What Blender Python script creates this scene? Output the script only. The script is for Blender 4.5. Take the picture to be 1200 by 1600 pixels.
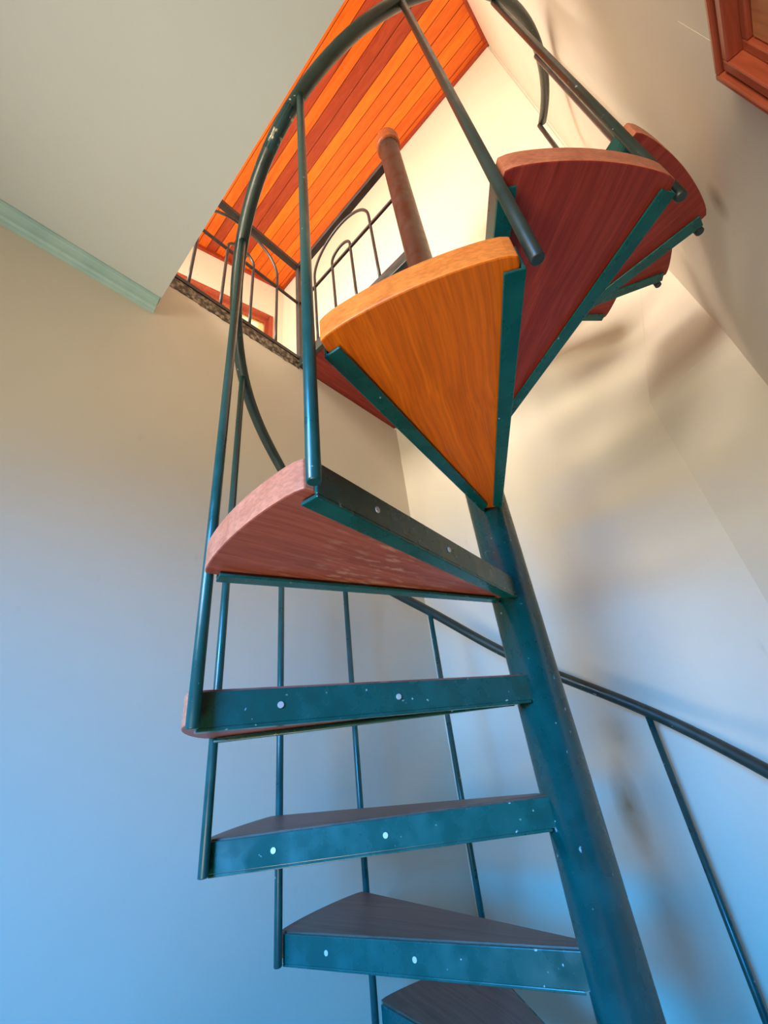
import bpy, bmesh, math, random
from mathutils import Vector, Matrix
from math import sin, cos, pi, radians, atan2, hypot

# ------------------------------------------------------------------ clean
for o in list(bpy.data.objects):
    bpy.data.objects.remove(o, do_unlink=True)
scene = bpy.context.scene
COL = scene.collection
random.seed(7)

# World axes: +x runs from the camera towards the far stairwell wall,
# +y towards the left wall, z up; the stair's axis is the origin.
PHI = radians(50.5)          # angle between fit frame and room frame

# ------------------------------------------------------------------ camera
F_PX = 651.2
PITCH, ROLL = 0.5191, -0.1305
CAMX, CAMY, CAMZ = -0.2449, -0.8644, 0.6643


def rotphi(v):
    c, s = cos(-PHI), sin(-PHI)
    return Vector((v[0] * c - v[1] * s, v[0] * s + v[1] * c, v[2]))


fwd = Vector((0, cos(PITCH), sin(PITCH)))
rgt = Vector((1, 0, 0))
upv = rgt.cross(fwd)
r2 = cos(ROLL) * rgt + sin(ROLL) * upv
u2 = -sin(ROLL) * rgt + cos(ROLL) * upv
fwd, r2, u2 = rotphi(fwd), rotphi(r2), rotphi(u2)
cam_data = bpy.data.cameras.new('camera')
cam_data.sensor_fit = 'AUTO'
cam_data.sensor_width = 36.0
cam_data.lens = 36.0 * F_PX / 1600.0
cam_data.clip_start = 0.02
cam = bpy.data.objects.new('camera', cam_data)
COL.objects.link(cam)
M = Matrix((r2, u2, -fwd)).transposed().to_4x4()
M.translation = rotphi((CAMX, CAMY, CAMZ))
cam.matrix_world = M
scene.camera = cam

# ------------------------------------------------------------------ world, lights, exposure
scene.view_settings.view_transform = 'Standard'
scene.view_settings.look = 'None'
scene.view_settings.exposure = 0.0
scene.view_settings.gamma = 1.0
scene.view_settings.use_curve_mapping = False

world = bpy.data.worlds.new('daylight')
scene.world = world
world.use_nodes = True
bg = world.node_tree.nodes['Background']
bg.inputs[0].default_value = (1.0, 0.93, 0.80, 1)
bg.inputs[1].default_value = 2.2


def area(name, loc, target, sx, sy, power, color, spread=180):
    d = bpy.data.lights.new(name, 'AREA')
    d.shape = 'RECTANGLE'
    d.size, d.size_y = sx, sy
    d.energy = power
    d.color = color
    d.spread = radians(spread)
    o = bpy.data.objects.new(name, d)
    COL.objects.link(o)
    o.location = loc
    o.rotation_euler = (Vector(target) - Vector(loc)).to_track_quat('-Z', 'Y').to_euler()
    return o


# assumed warm daylight upstairs, assumed blue daylight behind the camera, then two added warm fills
area('assumed_upstairs_daylight', (-1.75, 0.75, 3.05), (0.6, 0.75, 3.4), 1.1, 0.8, 96, (1.0, 0.90, 0.77), 150)  # assumed source standing inside the upstairs room, not at the modelled window
area('assumed_lower_daylight', (-2.5, -0.35, 1.10), (0.0, 0.40, 0.12), 0.9, 0.5, 31, (0.02, 0.37, 1.0), 60)  # assumed blue source, solid wall behind it; spread narrowed to keep blue low
area('room_warm_fill', (-2.6, 0.05, 0.85), (-0.2, 0.05, 1.70), 0.8, 0.5, 10.5, (1.0, 0.91, 0.68), 68)  # added fill, no real source: warms the upper walls and slab
area('tread_underside_fill', (-1.5, -0.35, -0.80), (-0.05, 0.0, 1.25), 0.6, 0.5, 3.2, (1.0, 0.84, 0.55), 60)  # added fill aimed up to brighten the tread undersides, no doorway there

# ------------------------------------------------------------------ helpers


def link(o):
    COL.objects.link(o)
    return o


def build(name, bm, mats, parent=None, smooth=False, bevel=0.0, label=None):
    me = bpy.data.meshes.new(name)
    bmesh.ops.recalc_face_normals(bm, faces=bm.faces)
    if smooth:
        for f in bm.faces:
            f.smooth = True
    bm.to_mesh(me)
    bm.free()
    for m in (mats if isinstance(mats, (list, tuple)) else [mats]):
        me.materials.append(m)
    o = link(bpy.data.objects.new(name, me))
    if parent:
        o.parent = parent
    if bevel:
        b = o.modifiers.new('bevel', 'BEVEL')
        b.width = bevel
        b.segments = 2
        b.limit_method = 'ANGLE'
    if label:
        o['label'] = label
    return o


def empty(name, label, cat, loc=(0, 0, 0), group=None):
    o = link(bpy.data.objects.new(name, None))
    o.location = loc
    o.empty_display_size = 0.1
    o['label'] = label
    o['category'] = cat
    if group:
        o['group'] = group
    return o


def structure(o):
    o['kind'] = 'structure'
    return o


def box(bm, x0, x1, y0, y1, z0, z1, mi=0):
    vs = [bm.verts.new((x, y, z)) for x in (x0, x1) for y in (y0, y1) for z in (z0, z1)]
    for f in [(0, 1, 3, 2), (4, 6, 7, 5), (0, 4, 5, 1), (2, 3, 7, 6), (0, 2, 6, 4), (1, 5, 7, 3)]:
        fc = bm.faces.new([vs[i] for i in f])
        fc.material_index = mi


def prism(bm, pts, z0, z1, mi=0):
    n = len(pts)
    a = [bm.verts.new((p[0], p[1], z0)) for p in pts]
    b = [bm.verts.new((p[0], p[1], z1)) for p in pts]
    fs = [bm.faces.new(a), bm.faces.new(b)]
    for i in range(n):
        fs.append(bm.faces.new((a[i], a[(i + 1) % n], b[(i + 1) % n], b[i])))
    for f in fs:
        f.material_index = mi
    return fs


def tube(bm, pts, r, seg=14, cap=True):
    """round bar swept along a polyline with parallel-transported frames"""
    pts = [Vector(p) for p in pts]
    n = len(pts)
    t0 = (pts[1] - pts[0]).normalized()
    ref = Vector((0, 0, 1)) if abs(t0.z) < 0.9 else Vector((1, 0, 0))
    u = t0.cross(ref).normalized()
    rings = []
    for i in range(n):
        if i == 0:
            t = pts[1] - pts[0]
        elif i == n - 1:
            t = pts[-1] - pts[-2]
        else:
            t = (pts[i + 1] - pts[i]).normalized() + (pts[i] - pts[i - 1]).normalized()
        t.normalize()
        u = (u - t * u.dot(t)).normalized()
        w = t.cross(u)
        rings.append([bm.verts.new(pts[i] + (u * cos(2 * pi * j / seg) + w * sin(2 * pi * j / seg)) * r) for j in range(seg)])
    for i in range(n - 1):
        for j in range(seg):
            f = bm.faces.new((rings[i][j], rings[i][(j + 1) % seg], rings[i + 1][(j + 1) % seg], rings[i + 1][j]))
            f.smooth = True
    if cap:
        bm.faces.new(rings[0])
        bm.faces.new(rings[-1])


def lathe(bm, prof, seg=40, cx=0, cy=0):
    rings = []
    for r, z in prof:
        rings.append([bm.verts.new((cx + r * cos(2 * pi * j / seg), cy + r * sin(2 * pi * j / seg), z)) for j in range(seg)])
    for a, b in zip(rings[:-1], rings[1:]):
        for j in range(seg):
            f = bm.faces.new((a[j], a[(j + 1) % seg], b[(j + 1) % seg], b[j]))
            f.smooth = True
    bm.faces.new(rings[0])
    bm.faces.new(rings[-1])


def bar(bm, p, q, w, z0, z1, side=0.0):
    """box from plan point p to q, width w; side=0 centred, +1 left, -1 right"""
    p, q = Vector(p).to_2d(), Vector(q).to_2d()
    d = (q - p).normalized()
    n = Vector((-d.y, d.x))
    a = n * (w * (side + 1) / 2)
    b = n * (w * (side - 1) / 2)
    prism(bm, [p + a, q + a, q + b, p + b], z0, z1)


# ------------------------------------------------------------------ materials
def mat(name):
    m = bpy.data.materials.new(name)
    m.use_nodes = True
    nt = m.node_tree
    return m, nt, nt.nodes['Principled BSDF']


def tex(nt, kind, scale, coord='Object', vec=None, stretch=(1, 1, 1), detail=4, rot=(0, 0, 0)):
    tc = nt.nodes.new('ShaderNodeTexCoord')
    mp = nt.nodes.new('ShaderNodeMapping')
    mp.inputs['Scale'].default_value = stretch
    mp.inputs['Rotation'].default_value = rot
    nt.links.new(vec if vec else tc.outputs[coord], mp.inputs[0])
    n = nt.nodes.new(kind)
    if 'Scale' in n.inputs:
        n.inputs['Scale'].default_value = scale
    if 'Detail' in n.inputs:
        n.inputs['Detail'].default_value = detail
    nt.links.new(mp.outputs[0], n.inputs['Vector'])
    return n


def ramp(nt, src, stops):
    r = nt.nodes.new('ShaderNodeValToRGB')
    e = r.color_ramp.elements
    while len(e) < len(stops):
        e.new(0.5)
    for el, (p, c) in zip(e, stops):
        el.position = p
        el.color = (*c, 1) if len(c) == 3 else c
    nt.links.new(src, r.inputs[0])
    return r


def mixc(nt, fac, a, b):
    m = nt.nodes.new('ShaderNodeMix')
    m.data_type = 'RGBA'
    for sock, v in ((m.inputs[0], fac), (m.inputs[6], a), (m.inputs[7], b)):
        if isinstance(v, (int, float)):
            sock.default_value = v
        elif isinstance(v, tuple):
            sock.default_value = (*v, 1)
        else:
            nt.links.new(v, sock)
    return m.outputs[2]


def bump(nt, bsdf, src, strength, dist=0.002):
    b = nt.nodes.new('ShaderNodeBump')
    b.inputs['Strength'].default_value = strength
    b.inputs['Distance'].default_value = dist
    nt.links.new(src, b.inputs['Height'])
    nt.links.new(b.outputs[0], bsdf.inputs['Normal'])


def plaster(name, base, dirt, rough=0.75, stains=()):
    m, nt, b = mat(name)
    n1 = tex(nt, 'ShaderNodeTexNoise', 1.6, detail=5)
    r1 = ramp(nt, n1.outputs[0], [(0.35, base), (0.8, dirt)])
    n2 = tex(nt, 'ShaderNodeTexNoise', 26, stretch=(1, 1, 0.35), detail=6)
    r2_ = ramp(nt, n2.outputs[0], [(0.70, (0, 0, 0)), (0.80, (1, 1, 1))])
    n3 = tex(nt, 'ShaderNodeTexVoronoi', 9)
    r3 = ramp(nt, n3.outputs[0], [(0.0, (1, 1, 1)), (0.035, (0, 0, 0))])
    sc = nt.nodes.new('ShaderNodeMath')
    sc.operation = 'MULTIPLY'
    sc.inputs[1].default_value = 0.12
    nt.links.new(r2_.outputs[0], sc.inputs[0])
    c = mixc(nt, sc.outputs[0], r1.outputs[0], (0.25, 0.20, 0.15))
    sp = nt.nodes.new('ShaderNodeMath')
    sp.operation = 'MULTIPLY'
    sp.inputs[1].default_value = 0.28
    nt.links.new(r3.outputs[0], sp.inputs[0])
    c = mixc(nt, sp.outputs[0], c, (0.2, 0.17, 0.14))
    for (cx, cy, cz), (rx, ry, rz), col, amt in stains:
        g = nt.nodes.new('ShaderNodeTexGradient')
        g.gradient_type = 'SPHERICAL'
        tc = nt.nodes.new('ShaderNodeTexCoord')
        mp = nt.nodes.new('ShaderNodeMapping')
        mp.inputs['Scale'].default_value = (1 / rx, 1 / ry, 1 / rz)
        mp.inputs['Location'].default_value = (-cx / rx, -cy / ry, -cz / rz)
        nt.links.new(tc.outputs['Object'], mp.inputs[0])
        nt.links.new(mp.outputs[0], g.inputs[0])
        ns = tex(nt, 'ShaderNodeTexNoise', 14, detail=4)
        q = nt.nodes.new('ShaderNodeMath')
        q.operation = 'MULTIPLY'
        nt.links.new(g.outputs['Fac'], q.inputs[0])
        nt.links.new(ns.outputs[0], q.inputs[1])
        q2 = nt.nodes.new('ShaderNodeMath')
        q2.operation = 'MULTIPLY'
        q2.use_clamp = True
        q2.inputs[1].default_value = amt * 2
        nt.links.new(q.outputs[0], q2.inputs[0])
        c = mixc(nt, q2.outputs[0], c, col)
    nt.links.new(c, b.inputs['Base Color'])
    b.inputs['Roughness'].default_value = rough
    n4 = tex(nt, 'ShaderNodeTexNoise', 90, detail=5)
    bump(nt, b, n4.outputs[0], 0.12, 0.001)
    return m


M_WALL = plaster('cream_plaster', (0.71, 0.64, 0.53), (0.64, 0.57, 0.46), 0.55)
M_WALL_FAR = plaster('cream_plaster_stained', (0.71, 0.64, 0.53), (0.64, 0.57, 0.46), 0.55,
                     [((0.68, 0.13, 0.46), (0.06, 0.045, 0.13), (0.34, 0.22, 0.11), 0.9),
                      ((0.68, 0.09, 0.62), (0.06, 0.06, 0.10), (0.40, 0.30, 0.18), 0.5),
                      ((0.68, 0.12, 0.24), (0.06, 0.06, 0.14), (0.42, 0.34, 0.24), 0.5)])
M_WALL_R = plaster('cream_plaster_scuffed', (0.71, 0.64, 0.53), (0.64, 0.57, 0.46), 0.55,
                   [((-0.01, -0.635, 1.52), (0.045, 0.06, 0.05), (0.20, 0.12, 0.07), 0.7)])
M_UPWALL = plaster('upstairs_plaster', (0.82, 0.70, 0.55), (0.78, 0.64, 0.48), 0.7)
M_CEIL = plaster('white_ceiling_paint', (0.62, 0.62, 0.59), (0.56, 0.57, 0.54), 0.5)
M_FLOOR = plaster('floor_tiles', (0.55, 0.52, 0.47), (0.45, 0.42, 0.38), 0.4)

m, nt, b = mat('pale_teal_moulding')
n = tex(nt, 'ShaderNodeTexNoise', 14, detail=5)
r = ramp(nt, n.outputs[0], [(0.3, (0.33, 0.50, 0.47)), (0.75, (0.44, 0.60, 0.56))])
nt.links.new(r.outputs[0], b.inputs['Base Color'])
b.inputs['Roughness'].default_value = 0.5
M_MOULD = m


def steel(name, c0, c1, chips=True, rough=0.20):
    m, nt, b = mat(name)
    n = tex(nt, 'ShaderNodeTexNoise', 22, detail=6)
    r = ramp(nt, n.outputs[0], [(0.35, c0), (0.7, c1)])
    col = r.outputs[0]
    if chips:
        v = tex(nt, 'ShaderNodeTexNoise', 85, detail=3)
        rv = ramp(nt, v.outputs[0], [(0.715, (0, 0, 0)), (0.75, (1, 1, 1))])
        col = mixc(nt, rv.outputs[0], col, (0.30, 0.42, 0.42))
    nt.links.new(col, b.inputs['Base Color'])
    rr = ramp(nt, n.outputs[0], [(0.3, (rough,) * 3), (0.8, (rough + 0.2,) * 3)])
    nt.links.new(rr.outputs[0], b.inputs['Roughness'])
    b.inputs['Specular IOR Level'].default_value = 0.6
    n4 = tex(nt, 'ShaderNodeTexNoise', 60, detail=3)
    bump(nt, b, n4.outputs[0], 0.15, 0.001)
    return m


M_TEAL = steel('teal_enamel', (0.000, 0.062, 0.055), (0.001, 0.090, 0.083))
M_ROD = steel('dark_teal_enamel', (0.002, 0.052, 0.050), (0.005, 0.075, 0.070), True, 0.25)
M_RAIL = steel('dark_green_enamel', (0.016, 0.028, 0.024), (0.028, 0.045, 0.038), True, 0.3)
M_BLACK = steel('dark_bronze_enamel', (0.015, 0.012, 0.011), (0.028, 0.022, 0.018), False, 0.4)
M_BROWN = steel('brown_enamel', (0.022, 0.011, 0.007), (0.034, 0.018, 0.011), False, 0.34)

m, nt, b = mat('chipped_rail_enamel')
n = tex(nt, 'ShaderNodeTexNoise', 30, stretch=(1, 1, 1), detail=5)
r = ramp(nt, n.outputs[0], [(0.60, (0.014, 0.05, 0.052)), (0.63, (0.55, 0.50, 0.38))])
nt.links.new(r.outputs[0], b.inputs['Base Color'])
b.inputs['Roughness'].default_value = 0.35
M_CHIP = m

m, nt, b = mat('screw_zinc')
b.inputs['Base Color'].default_value = (0.6, 0.64, 0.66, 1)
b.inputs['Metallic'].default_value = 0.5
b.inputs['Roughness'].default_value = 0.4
M_SCREW = m


def wood(name, dark, light, grain=(1.6, 75, 75), rough=0.42, contrast=(0.22, 0.78)):
    m, nt, b = mat(name)
    n0 = tex(nt, 'ShaderNodeTexNoise', 3.0, detail=2)
    tc = nt.nodes.new('ShaderNodeTexCoord')
    add = nt.nodes.new('ShaderNodeMixRGB')
    add.blend_type = 'ADD'
    add.inputs[0].default_value = 0.05
    nt.links.new(tc.outputs['Object'], add.inputs[1])
    nt.links.new(n0.outputs[1], add.inputs[2])
    n1 = tex(nt, 'ShaderNodeTexNoise', 1.0, vec=add.outputs[0], stretch=grain, detail=8)
    r1 = ramp(nt, n1.outputs[0], [(contrast[0], dark), (contrast[1], light)])
    n2 = tex(nt, 'ShaderNodeTexNoise', 1.0, vec=add.outputs[0], stretch=(grain[0] * 3, grain[1] * 4, grain[2] * 4), detail=3)
    r2_ = ramp(nt, n2.outputs[0], [(0.35, (0.72, 0.72, 0.72)), (0.6, (1, 1, 1))])
    mu = nt.nodes.new('ShaderNodeMixRGB')
    mu.blend_type = 'MULTIPLY'
    mu.inputs[0].default_value = 0.8
    nt.links.new(r1.outputs[0], mu.inputs[1])
    nt.links.new(r2_.outputs[0], mu.inputs[2])
    nt.links.new(mu.outputs[0], b.inputs['Base Color'])
    b.inputs['Roughness'].default_value = rough
    b.inputs['Specular IOR Level'].default_value = 0.3
    bump(nt, b, n1.outputs[0], 0.15, 0.001)
    return m


M_WOODS = {
    'red': wood('varnished_red_hardwood', (0.24, 0.052, 0.034), (0.44, 0.125, 0.085)),
    'orange': wood('varnished_orange_hardwood', (0.54, 0.100, 0.003), (0.80, 0.18, 0.005)),
    'purple': wood('varnished_purple_hardwood', (0.17, 0.014, 0.010), (0.34, 0.050, 0.034)),
    'brown': wood('worn_brown_hardwood', (0.10, 0.050, 0.035), (0.19, 0.10, 0.07)),
}
mr = M_WOODS['red']
nt = mr.node_tree
b = nt.nodes['Principled BSDF']
src = b.inputs['Base Color'].links[0].from_socket
pn = tex(nt, 'ShaderNodeTexNoise', 1.0, stretch=(30, 90, 60), detail=6)
pm = tex(nt, 'ShaderNodeTexNoise', 4.0, detail=2)
pr = ramp(nt, pn.outputs[0], [(0.52, (0, 0, 0)), (0.66, (0.45, 0.45, 0.45))])
pq = ramp(nt, pm.outputs[0], [(0.42, (0, 0, 0)), (0.60, (1, 1, 1))])
mm = nt.nodes.new('ShaderNodeMath')
mm.operation = 'MULTIPLY'
nt.links.new(pr.outputs[0], mm.inputs[0])
nt.links.new(pq.outputs[0], mm.inputs[1])
nt.links.new(mixc(nt, mm.outputs[0], src, (0.62, 0.38, 0.30)), b.inputs['Base Color'])
M_EDGE = wood('lit_board_edge', (0.50, 0.145, 0.075), (0.72, 0.25, 0.14), (30, 30, 70))  # end grain, with the light falling on it put into the colour
M_EDGE_O = wood('lit_orange_edge', (0.70, 0.17, 0.025), (0.95, 0.29, 0.05), (30, 30, 70))  # same lightened edge for the orange tread, light painted in
G = (46, 2.2, 46)
M_PL = [wood('ceiling_plank_orange', (0.56, 0.085, 0.005), (0.76, 0.145, 0.012), G, 0.28),
        wood('ceiling_plank_red', (0.26, 0.030, 0.009), (0.38, 0.055, 0.017), G, 0.28),
        wood('ceiling_plank_bright', (0.70, 0.125, 0.005), (0.88, 0.19, 0.013), G, 0.28),
        wood('ceiling_groove', (0.10, 0.012, 0.004), (0.15, 0.02, 0.006), G, 0.6)]
M_FRAME = wood('red_window_frame', (0.30, 0.050, 0.025), (0.45, 0.10, 0.045), (46, 46, 3), 0.3)
M_FRAMEH = wood('red_window_head', (0.30, 0.050, 0.025), (0.45, 0.10, 0.045), (3, 46, 46), 0.3)
M_DOOR = wood('door_panel_wood', (0.42, 0.13, 0.05), (0.60, 0.22, 0.09), (46, 46, 3), 0.35)

m, nt, b = mat('speckled_granite')
n = tex(nt, 'ShaderNodeTexVoronoi', 120)
n2 = tex(nt, 'ShaderNodeTexNoise', 70, detail=4)
r = ramp(nt, n2.outputs[0], [(0.38, (0.015, 0.012, 0.009)), (0.52, (0.11, 0.080, 0.05)), (0.66, (0.32, 0.25, 0.17))])
nt.links.new(r.outputs[0], b.inputs['Base Color'])
b.inputs['Roughness'].default_value = 0.45
bump(nt, b, n2.outputs[0], 0.5, 0.003)
M_GRANITE = m

m, nt, b = mat('amber_glass')
b.inputs['Base Color'].default_value = (1.0, 0.86, 0.45, 1)
b.inputs['Roughness'].default_value = 0.35
b.inputs['Transmission Weight'].default_value = 1.0
b.inputs['IOR'].default_value = 1.05
M_GLASS = m

# ------------------------------------------------------------------ room dimensions
XF = 0.68        # far wall of the stairwell
YL = 0.71        # left wall face
YR = -0.635      # right wall face
ZC = 2.08        # underside of the white slab
ZU = 2.28        # upstairs floor level
ZT = 4.90        # upstairs plank ceiling
XS = -0.604      # edge of the white slab
XB = -3.0        # wall behind the camera
ZF = -0.97       # lower floor
TH = 0.12

# left wall: lower room wall up to the upstairs floor
bm = bmesh.new()
box(bm, XB, -0.004, YL, YL + TH, ZF, 2.228)
box(bm, -0.004, XF + 0.02, YL, YL + TH, ZF, 2.240)
structure(build('wall_left', bm, M_WALL))
bm = bmesh.new()
box(bm, XB, XF + 0.0, YR - TH, YR, ZF, ZT + 0.05)
structure(build('wall_right', bm, M_WALL_R))
# far wall: plaster below, upstairs stretch beside it
bm = bmesh.new()
box(bm, XF, XF + TH, YR - TH, YL + 0.002, ZF, ZT + 0.05)
structure(build('wall_far', bm, M_WALL_FAR))
bm = bmesh.new()
box(bm, XF - 0.006, XF + TH, YR + 0.012, 2.3, ZU, ZT + 0.05)
structure(build('wall_far', bm, M_UPWALL))
# canted corner of thicker plaster between far and right wall, its top is level
bm = bmesh.new()
lo = [(XF + 0.001, -0.385), (0.555, YR - 0.001), (XF + 0.02, YR - 0.02)]
hi = [(XF + 0.001, YR + 0.01), (XF - 0.01, YR - 0.001), (XF + 0.02, YR - 0.02)]
ra = [[bm.verts.new((x, y, z)) for x, y in q] for q, z in ((lo, ZF), (lo, 1.615), (hi, 2.35))]
for u_, v_ in zip(ra[:-1], ra[1:]):
    for j in range(3):
        bm.faces.new((u_[j], u_[(j + 1) % 3], v_[(j + 1) % 3], v_[j]))
bm.faces.new(ra[0])
bm.faces.new(ra[-1])
structure(build('wall_corner', bm, M_WALL))
# slightly thicker lower plaster on the right wall
bm = bmesh.new()
box(bm, -0.330, 0.56, YR - 0.01, YR + 0.0005, ZF, 1.545)
structure(build('wall_right_lower', bm, M_WALL_R))
bm = bmesh.new()
box(bm, XB - TH, XB, YR - TH, YL + TH, ZF, ZC + 0.2)
structure(build('wall_back', bm, M_WALL))
bm = bmesh.new()
box(bm, XB - TH, XF + TH, YR - TH, YL + TH, ZF - 0.1, ZF)
structure(build('floor', bm, M_FLOOR))
# white slab over the lower room
bm = bmesh.new()
box(bm, XB, XS, YR, YL, ZC, ZU)
structure(build('ceiling', bm, M_CEIL))
# upstairs floor beyond the left wall
bm = bmesh.new()
box(bm, XB, XF - 0.006, YL + 0.035, 2.3, 2.20, ZU - 0.003)
structure(build('floor_upstairs', bm, M_FLOOR))
# upstairs plank ceiling : one surface of planks running across
bm = bmesh.new()
PW = 0.0775
seq = {-3: 0, -2: 0, -1: 1, 0: 0, 1: 1, 2: 1, 3: 2, 4: 0, 5: 0, 6: 2, 7: 0, 8: 0}
for k in range(-40, 9):
    x0 = 0.004 + k * PW
    x1 = min(x0 + PW, XF - 0.006)
    mi = seq.get(k, random.choice([0, 1, 0, 2]))
    box(bm, x0 + 0.0022, x1 - 0.0022, YR, 2.3, ZT, ZT + 0.018, mi)
box(bm, XB, XF, YR, 2.3, ZT + 0.006, ZT + 0.05, 3)
structure(build('ceiling_upstairs', bm, M_PL))
# small wooden cove along the far wall and the right wall
bm = bmesh.new()
box(bm, XF - 0.030, XF - 0.006, YR, 1.9, ZT - 0.024, ZT)
structure(build('trim_1', bm, M_PL[1], bevel=0.004))
bm = bmesh.new()
box(bm, XB, XF - 0.03, YR, YR + 0.022, ZT - 0.022, ZT)
structure(build('trim_2', bm, M_PL[1], bevel=0.004))
# upstairs side wall with the window, slightly skewed
A0, A1 = Vector((-0.138, 2.0)), Vector((0.674, 1.82))
dw = (A1 - A0).normalized()
nw = Vector((-dw.y, dw.x))      # points away from the room


def W(s, d):                     # s along the wall from its far corner, d depth outward
    p = A1 - dw * s + nw * d
    return (p.x, p.y)


def wallbox(bm, s0, s1, d0, d1, z0, z1):
    prism(bm, [W(s0, d0), W(s1, d0), W(s1, d1), W(s0, d1)], z0, z1)


WS0, WS1, WZ0, WZ1 = 0.115, 1.15, 3.15, 4.355
bm = bmesh.new()
wallbox(bm, -0.02, WS0, 0, 0.12, ZU, ZT)
wallbox(bm, WS1, 3.6, 0, 0.12, ZU, ZT)
wallbox(bm, WS0, WS1, 0, 0.12, WZ1, ZT)
wallbox(bm, WS0, WS1, 0, 0.12, ZU, WZ0)
structure(build('wall_upstairs', bm, M_UPWALL))
bm = bmesh.new()
wallbox(bm, 0, 3.6, -0.022, 0, ZT - 0.05, ZT)
structure(build('trim_3', bm, M_PL[1], bevel=0.004))
# window: outer architrave, recessed sash, muntin, glass
fw_ = 0.026
bm = bmesh.new()
wallbox(bm, WS0 - 0.01, WS0 + fw_, -0.018, 0.05, WZ0, WZ1)
wallbox(bm, WS1 - fw_, WS1 + 0.01, -0.018, 0.05, WZ0, WZ1)
wallbox(bm, WS0 + fw_, WS1 - fw_, -0.018, 0.05, WZ1 - fw_, WZ1)
wallbox(bm, WS0 + fw_, WS1 - fw_, -0.018, 0.05, WZ0, WZ0 + fw_)
win = structure(build('window_1', bm, M_FRAME, bevel=0.004))
bm = bmesh.new()
i0, i1, z0_, z1_ = WS0 + fw_ + 0.02, WS1 - fw_ - 0.02, WZ0 + fw_ + 0.02, WZ1 - fw_ - 0.02
for a_, b_, c_, d_ in [(i0 - .02, i0 + 0.012, z0_ - .02, z1_ + .02), (i1 - 0.012, i1 + .02, z0_ - .02, z1_ + .02),
                       (i0 + 0.012, i1 - 0.012, z1_ - 0.012, z1_ + .02), (i0 + 0.012, i1 - 0.012, z0_ - .02, z0_ + 0.012)]:
    wallbox(bm, a_, b_, 0.03, 0.065, c_, d_)
build('window_sash', bm, M_FRAME, win)
bm = bmesh.new()
wallbox(bm, i0, i1, 0.045, 0.049, z0_, z1_)
build('window_pane', bm, M_GLASS, win)
# upstairs back wall and the wall over the slab edge
bm = bmesh.new()
box(bm, XB - TH, XB, YR - TH, 2.9, ZU, ZT)
structure(build('wall_upstairs_back', bm, M_UPWALL))

# crown moulding under the slab on the left wall
bm = bmesh.new()
prof = [(0, 0), (0.010, 0.0), (0.013, 0.006), (0.020, 0.010), (0.024, 0.020), (0.032, 0.030), (0.036, 0.033), (0.040, 0.040), (0.040, 0.045), (0, 0.045)]
a_ = [bm.verts.new((XB, YL - d, ZC - 0.045 + h)) for d, h in prof]
b_ = [bm.verts.new((XS - 0.005 + (0.0 if i else 0.0), YL - d, ZC - 0.045 + h)) for i, (d, h) in enumerate(prof)]
bm.faces.new(a_)
bm.faces.new(b_)
for i in range(len(prof)):
    j = (i + 1) % len(prof)
    bm.faces.new((a_[i], a_[j], b_[j], b_[i]))
structure(build('trim_4', bm, M_MOULD))

# granite strip on top of the left wall with a broken lower edge
bm = bmesh.new()
NX = 90
rows = []
for i in range(NX + 1):
    x = XS - 1.0 + (1.0 - XS + 0.0 - 0.0) * i / NX + 0.0
    x = -1.604 + (1.604 + 0.0) * i / NX
    j1 = random.uniform(-0.006, 0.004)
    j2 = random.uniform(-0.004, 0.004)
    rows.append([bm.verts.new(v) for v in ((x, YL + 0.04, 2.226), (x, YL - 0.002 + j2 * 0.3, 2.229 + j1), (x, YL - 0.004 + j2 * 0.5, 2.248 + j2),
                                           (x, YL - 0.005, 2.262), (x, YL - 0.005, 2.283), (x, YL + 0.04, 2.283))])
for a_, b_ in zip(rows[:-1], rows[1:]):
    for j in range(6):
        bm.faces.new((a_[j], a_[(j + 1) % 6], b_[(j + 1) % 6], b_[j]))
bm.faces.new(rows[0])
bm.faces.new(rows[-1])
structure(build('trim_5', bm, M_GRANITE))

# ------------------------------------------------------------------ door frame on the right wall
DX1, DZ1 = -0.312, 1.39
steps = [(0.0, 0.016, 0.010), (0.016, 0.024, 0.022), (0.024, 0.030, 0.008), (0.030, 0.044, 0.018), (0.044, 0.058, 0.003)]
bm = bmesh.new()
for s0, s1, d in steps:
    box(bm, DX1 - s1, DX1 - s0, YR - 0.02, YR + d + 0.005, ZF, DZ1 - s0)
    box(bm, DX1 - 0.80 + s0, DX1 - 0.80 + s1, YR - 0.02, YR + d + 0.005, ZF, DZ1 - s0)
door = structure(build('door_1', bm, M_FRAME, bevel=0.002))
bm = bmesh.new()
for s0, s1, d in steps:
    box(bm, DX1 - 0.80 + s1, DX1 - s1, YR - 0.02, YR + d + 0.0052, DZ1 - s1, DZ1 - s0)
build('door_head', bm, M_FRAMEH, door, bevel=0.002)
bm = bmesh.new()
box(bm, DX1 - 0.80 + 0.058, DX1 - 0.058, YR - 0.02, YR + 0.004, ZF, DZ1 - 0.058)
for zz in ((ZF + 0.15, 0.0), (0.15, 1.2)):
    box(bm, DX1 - 0.66, DX1 - 0.14, YR, YR + 0.010, zz[0], zz[1])
build('door_leaf', bm, M_DOOR, door, bevel=0.004)

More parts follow.
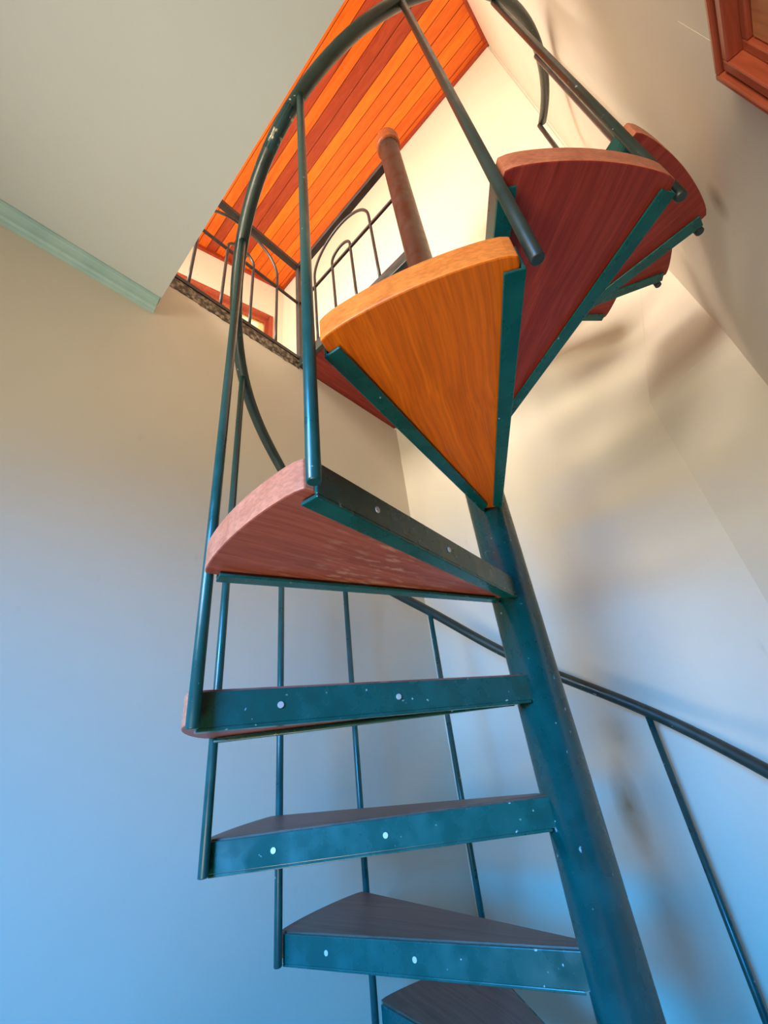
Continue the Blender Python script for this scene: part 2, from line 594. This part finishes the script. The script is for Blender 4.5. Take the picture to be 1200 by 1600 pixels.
# ------------------------------------------------------------------ spiral staircase
RISE, R0, DTH, RP = 0.19, 0.6014, 0.47, 0.044
TH0 = 1.8127 - PHI
RAILH = 1.062
FOOT = 0.0424
DZ = dict(zip(range(-2, 11), [0, 0, .0003, .0027, .0014, .0005, -.0043, -.0071, .0055, .0002, -.0004, -.0003, .0017]))
DA = dict(zip(range(-2, 11), [-.0282, 0, -.02, .0266, .0095, .0003, .0178, .0188, .005, -.0009, .0001, -.0009, -.0307]))
DR = dict(zip(range(-2, 11), [.0029, 0, -.0027, 0, -.0059, -.0047, -.0026, .01, -.0027, .0013, -.0012, .0029, .0035]))
DH = dict(zip(range(-2, 11), [-.0005, 0, .0085, 0, .043, .0085, -.0137, -.0534, .0007, 0, .0099, -.006, 0]))


def ang(k):
    return TH0 + k * DTH + DA.get(k, 0)


def lev(k):
    return k * RISE + DZ.get(k, 0)


def rad(k):
    return R0 + DR.get(k, 0)


stair = empty('spiral_staircase', 'teal steel spiral staircase with varnished wooden wedge treads winding round a tall pole', 'staircase', (0, 0, ZF))


def lift(bm):   # everything below the staircase root is written in world coordinates
    bmesh.ops.translate(bm, verts=bm.verts, vec=(0, 0, -ZF))


# pole
bm = bmesh.new()
lathe(bm, [(0.075, ZF), (0.075, ZF + 0.008), (RP + 0.001, ZF + 0.010), (RP + 0.0005, 2.1)], 48)
lift(bm)
build('central_pole', bm, M_TEAL, stair)
bm = bmesh.new()
lathe(bm, [(RP + 0.0015, 1.40), (RP + 0.0018, 1.402), (RP + 0.0018, 3.115), (RP - 0.004, 3.116)], 48)
lift(bm)
sleeve = build('pole_sleeve', bm, M_BROWN, stair, label='brown painted upper stretch of the pole')
bm = bmesh.new()
lathe(bm, [(0.036, 3.105), (0.053, 3.105), (0.056, 3.110), (0.056, 3.128), (0.052, 3.134), (0.057, 3.150), (0.058, 3.168), (0.055, 3.186),
           (0.046, 3.204), (0.032, 3.217), (0.015, 3.224), (0.002, 3.226)], 48)
lift(bm)
build('pole_finial', bm, wood('finial_wood', (0.20, 0.045, 0.012), (0.32, 0.08, 0.02)), sleeve, label='rounded reddish wooden cap')

K0, K1 = -4, 11
tone = {2: 'brown', 1: 'brown', 3: 'brown', 4: 'red', 5: 'red', 6: 'orange', 7: 'purple', 8: 'purple', 9: 'purple', 10: 'purple', 11: 'red'}
BH, BT, FL = 0.041, 0.0045, 0.025


def pol(r, a):
    return Vector((r * cos(a), r * sin(a)))


for k in range(K0, K1 + 1):
    a1 = ang(k)                       # edge carrying this tread's baluster
    a0 = ang(k - 1) + 0.004           # edge over the tread below
    z = lev(k) - ZF
    # beam lines in plan
    o1, i1 = pol(0.5935, a1 - 0.0195), pol(RP - 0.003, a1 + 0.509)
    o0, i0 = pol(0.5880, a0 + 0.002), pol(RP - 0.003, a0 - 0.02)
    # board
    bm = bmesh.new()
    d1 = (o1 - i1).normalized()
    d0 = (o0 - i0).normalized()
    n1 = Vector((d1.y, -d1.x))        # towards the board from edge 1
    n0 = Vector((-d0.y, d0.x))
    off = BT + 0.0006
    pts = [i0 + n0 * off + d0 * 0.006, ]
    e0 = o0 + n0 * off
    e1 = o1 + n1 * off
    b0, b1 = atan2(e0.y, e0.x), atan2(e1.y, e1.x)
    while b1 < b0:
        b1 += 2 * pi
    pts.append(e0 + d0 * 0.000)
    NA = 22
    for i in range(NA + 1):
        t = i / NA
        r_ = 0.6080 - 0.0035 * (abs(2 * t - 1) ** 12)
        pts.append(pol(r_, b0 + (b1 - b0) * (0.012 + 0.976 * t)))
    pts.append(e1)
    pts.append(i1 + n1 * off + d1 * 0.004)
    fs = prism(bm, [(p.x, p.y) for p in pts], z - 0.0365, z + 0.0035)
    for i, f in enumerate(fs[2:]):
        if 1 <= i <= NA + 2:
            f.material_index = 1
    tn = tone.get(k, 'brown')
    am = (a0 + a1) / 2
    # put the mesh in a local frame whose x axis is the tread's middle line, so the grain follows it
    bmesh.ops.rotate(bm, verts=bm.verts, cent=(0, 0, 0), matrix=Matrix.Rotation(-am, 3, 'Z'))
    bmesh.ops.translate(bm, verts=bm.verts, vec=(0, 0, -z))
    bd = build('tread', bm, [M_WOODS[tn], M_EDGE_O if tn == 'orange' else M_EDGE], stair, bevel=0.0022)
    bd.location = (0, 0, z)
    bd.rotation_euler = (0, 0, am)
    if k == 6:
        bd['label'] = 'bright orange varnished tread'

    def loc(bm):
        bmesh.ops.rotate(bm, verts=bm.verts, cent=(0, 0, 0), matrix=Matrix.Rotation(-am, 3, 'Z'))
        bmesh.ops.translate(bm, verts=bm.verts, vec=(0, 0, -z))
    for (o_, i_, nn, dd, s_) in ((o1, i1, n1, d1, 1), (o0, i0, n0, d0, 0)):
        bm = bmesh.new()
        # vertical leg
        prism(bm, [o_, i_, i_ + nn * BT, o_ + nn * BT], z - BH, z + 0.0005)
        # bottom flange under the board
        p0, p1 = i_ + dd * 0.01, o_
        prism(bm, [p1, p0, p0 + nn * FL * 0.8 + dd * 0.02, p1 + nn * FL], z - BH - 0.0042, z - BH + 0.0002)
        loc(bm)
        build('side_beam', bm, M_TEAL, bd, bevel=0.0012)
        for fr in (0.20, 0.55):
            L = (o_ - i_).length
            c = o_ + (i_ - o_) * (fr * 0.92 if s_ else fr) - nn * 0.0005
            bm = bmesh.new()
            ax = -nn
            tmp = [Vector((c.x, c.y, z - 0.021)) + Vector((ax.x, ax.y, 0)) * q for q in (0.0, 0.0008, 0.0016)]
            tube(bm, tmp, 0.0042, 14)
            dark = bmesh.new()
            loc(bm)
            build('screw', bm, M_SCREW, bd)
            dark.free()

# balusters
for k in range(K0, 10):
    a, rr = ang(k), rad(k)
    zb, zt = lev(k) - (FOOT if k < 7 else 0.036), lev(k) + RAILH + DH.get(k, 0)
    if k >= 7:
        rr, a = rr - 0.012, a + 0.014
    p = pol(rr, a)
    bm = bmesh.new()
    r_ = 0.0080
    prof = [(r_ - 0.0015, zb), (r_, zb + 0.0015), (r_, zt)]
    lathe(bm, prof, 18, p.x, p.y)
    lift(bm)
    build('baluster', bm, M_ROD if k < 6 else M_RAIL, stair)


# handrail
def cr(p0, p1, p2, p3, t):
    return 0.5 * ((2 * p1) + (-p0 + p2) * t + (2 * p0 - 5 * p1 + 4 * p2 - p3) * t * t + (-p0 + 3 * p1 - 3 * p2 + p3) * t ** 3)


def railpt(k):
    return Vector((rad(k), ang(k), lev(k) + RAILH + DH.get(k, 0)))


keys = [railpt(k) for k in range(K0 - 1, 10)]
keys.append(2 * keys[-1] - keys[-2])
hp = []
for i in range(1, len(keys) - 2):
    for s in range(10):
        q = cr(keys[i - 1], keys[i], keys[i + 1], keys[i + 2], s / 10)
        hp.append(q)
hp.append(keys[-2])
P3 = [Vector((q.x * cos(q.y), q.x * sin(q.y), q.z)) for q in hp]
bm = bmesh.new()
tube(bm, P3, 0.0155, 16)
lift(bm)
hand = build('handrail', bm, M_RAIL, stair)
# worn patches where the paint is chipped off
bm = bmesh.new()
idx = (4 - K0) * 10
tube(bm, P3[idx + 6:idx + 10], 0.01565, 16)
lift(bm)
build('worn_sleeve', bm, M_CHIP, hand, label='stretch with chipped paint')

# ------------------------------------------------------------------ landing beside the pole
land = empty('stair_landing', 'dark red wooden landing board at the top of the stairs against the left wall', 'landing', (0.3, 0.35, 2.24))


def lbm(bm):
    bmesh.ops.translate(bm, verts=bm.verts, vec=(-0.3, -0.35, -2.24))
    return bm


bm = bmesh.new()
aL = ang(11) + 0.02
q = pol(0.045, aL)
tip = pol(0.62, aL)
prism(bm, [(0.018, 0.047), (0.05, 0.0), (tip.x, tip.y), (XF - 0.01, tip.y + 0.03), (XF - 0.01, YL + 0.033), (0.018, YL + 0.033)], 2.245, ZU)
build('landing_board', lbm(bm), M_WOODS['purple'], land)
bm = bmesh.new()
box(bm, 0.000, 0.017, 0.047, YL + 0.03, 2.241, ZU + 0.004)
build('edge_beam', lbm(bm), M_RAIL, land, bevel=0.0015)

# ------------------------------------------------------------------ guard railing upstairs
YG, XG = YL + 0.002, 0.012
RT, RM, RBt = 3.050, 2.725, 2.300
gr = empty('guard_railing', 'dark metal guard railing with paired arches around the upstairs opening', 'railing', (XG, YG, ZU))


def gbm(bm):
    bmesh.ops.translate(bm, verts=bm.verts, vec=(-XG, -YG, -ZU))
    return bm


bm = bmesh.new()
box(bm, XG - 0.013, XG + 0.013, YG - 0.013, YG + 0.013, ZU + 0.003, RT + 0.005)
build('post', gbm(bm), M_BLACK, gr, bevel=0.001)


def gbox(name, *a):
    bm = bmesh.new()
    box(bm, *a)
    build(name, gbm(bm), M_BLACK, gr, bevel=0.001)


XE, YE = -1.60, 0.046
gbox('top_rail', XE, XG - 0.013, YG - 0.016, YG + 0.016, RT - 0.016, RT + 0.012)
gbox('middle_rail', XE, XG - 0.013, YG - 0.006, YG + 0.006, RM - 0.006, RM + 0.006)
gbox('bottom_rail', XE, XG - 0.013, YG - 0.010, YG + 0.010, 2.286, 2.306)
gbox('top_rail', XG - 0.016, XG + 0.016, YE, YG - 0.013, RT - 0.016, RT + 0.012)
gbox('middle_rail', XG - 0.006, XG + 0.006, YE, YG - 0.013, RM - 0.006, RM + 0.006)
gbox('bottom_rail', XG - 0.010, XG + 0.010, YE, YG - 0.013, 2.286, 2.306)


def arch(axis, c, r, apex):
    pts = []
    zc = apex - r
    for s in range(5):
        pts.append((c - r, 2.300 + (zc - 2.300) * s / 5))
    for s in range(25):
        t = pi - pi * s / 24
        pts.append((c + r * cos(t), zc + r * sin(t)))
    for s in range(1, 6):
        pts.append((c + r, zc + (2.300 - zc) * s / 5))
    bm = bmesh.new()
    tube(bm, [((u, YG, z) if axis == 'x' else (XG, u, z)) for u, z in pts], 0.0068, 10)
    build('arch', gbm(bm), M_BLACK, gr)


for c in (-0.323, -0.323 - 0.50, -0.323 - 1.0):
    arch('x', c, 0.198, 3.010)
    arch('x', c, 0.066, 2.815)
arch('y', 0.385, 0.197, 3.000)
arch('y', 0.385, 0.064, 2.820)
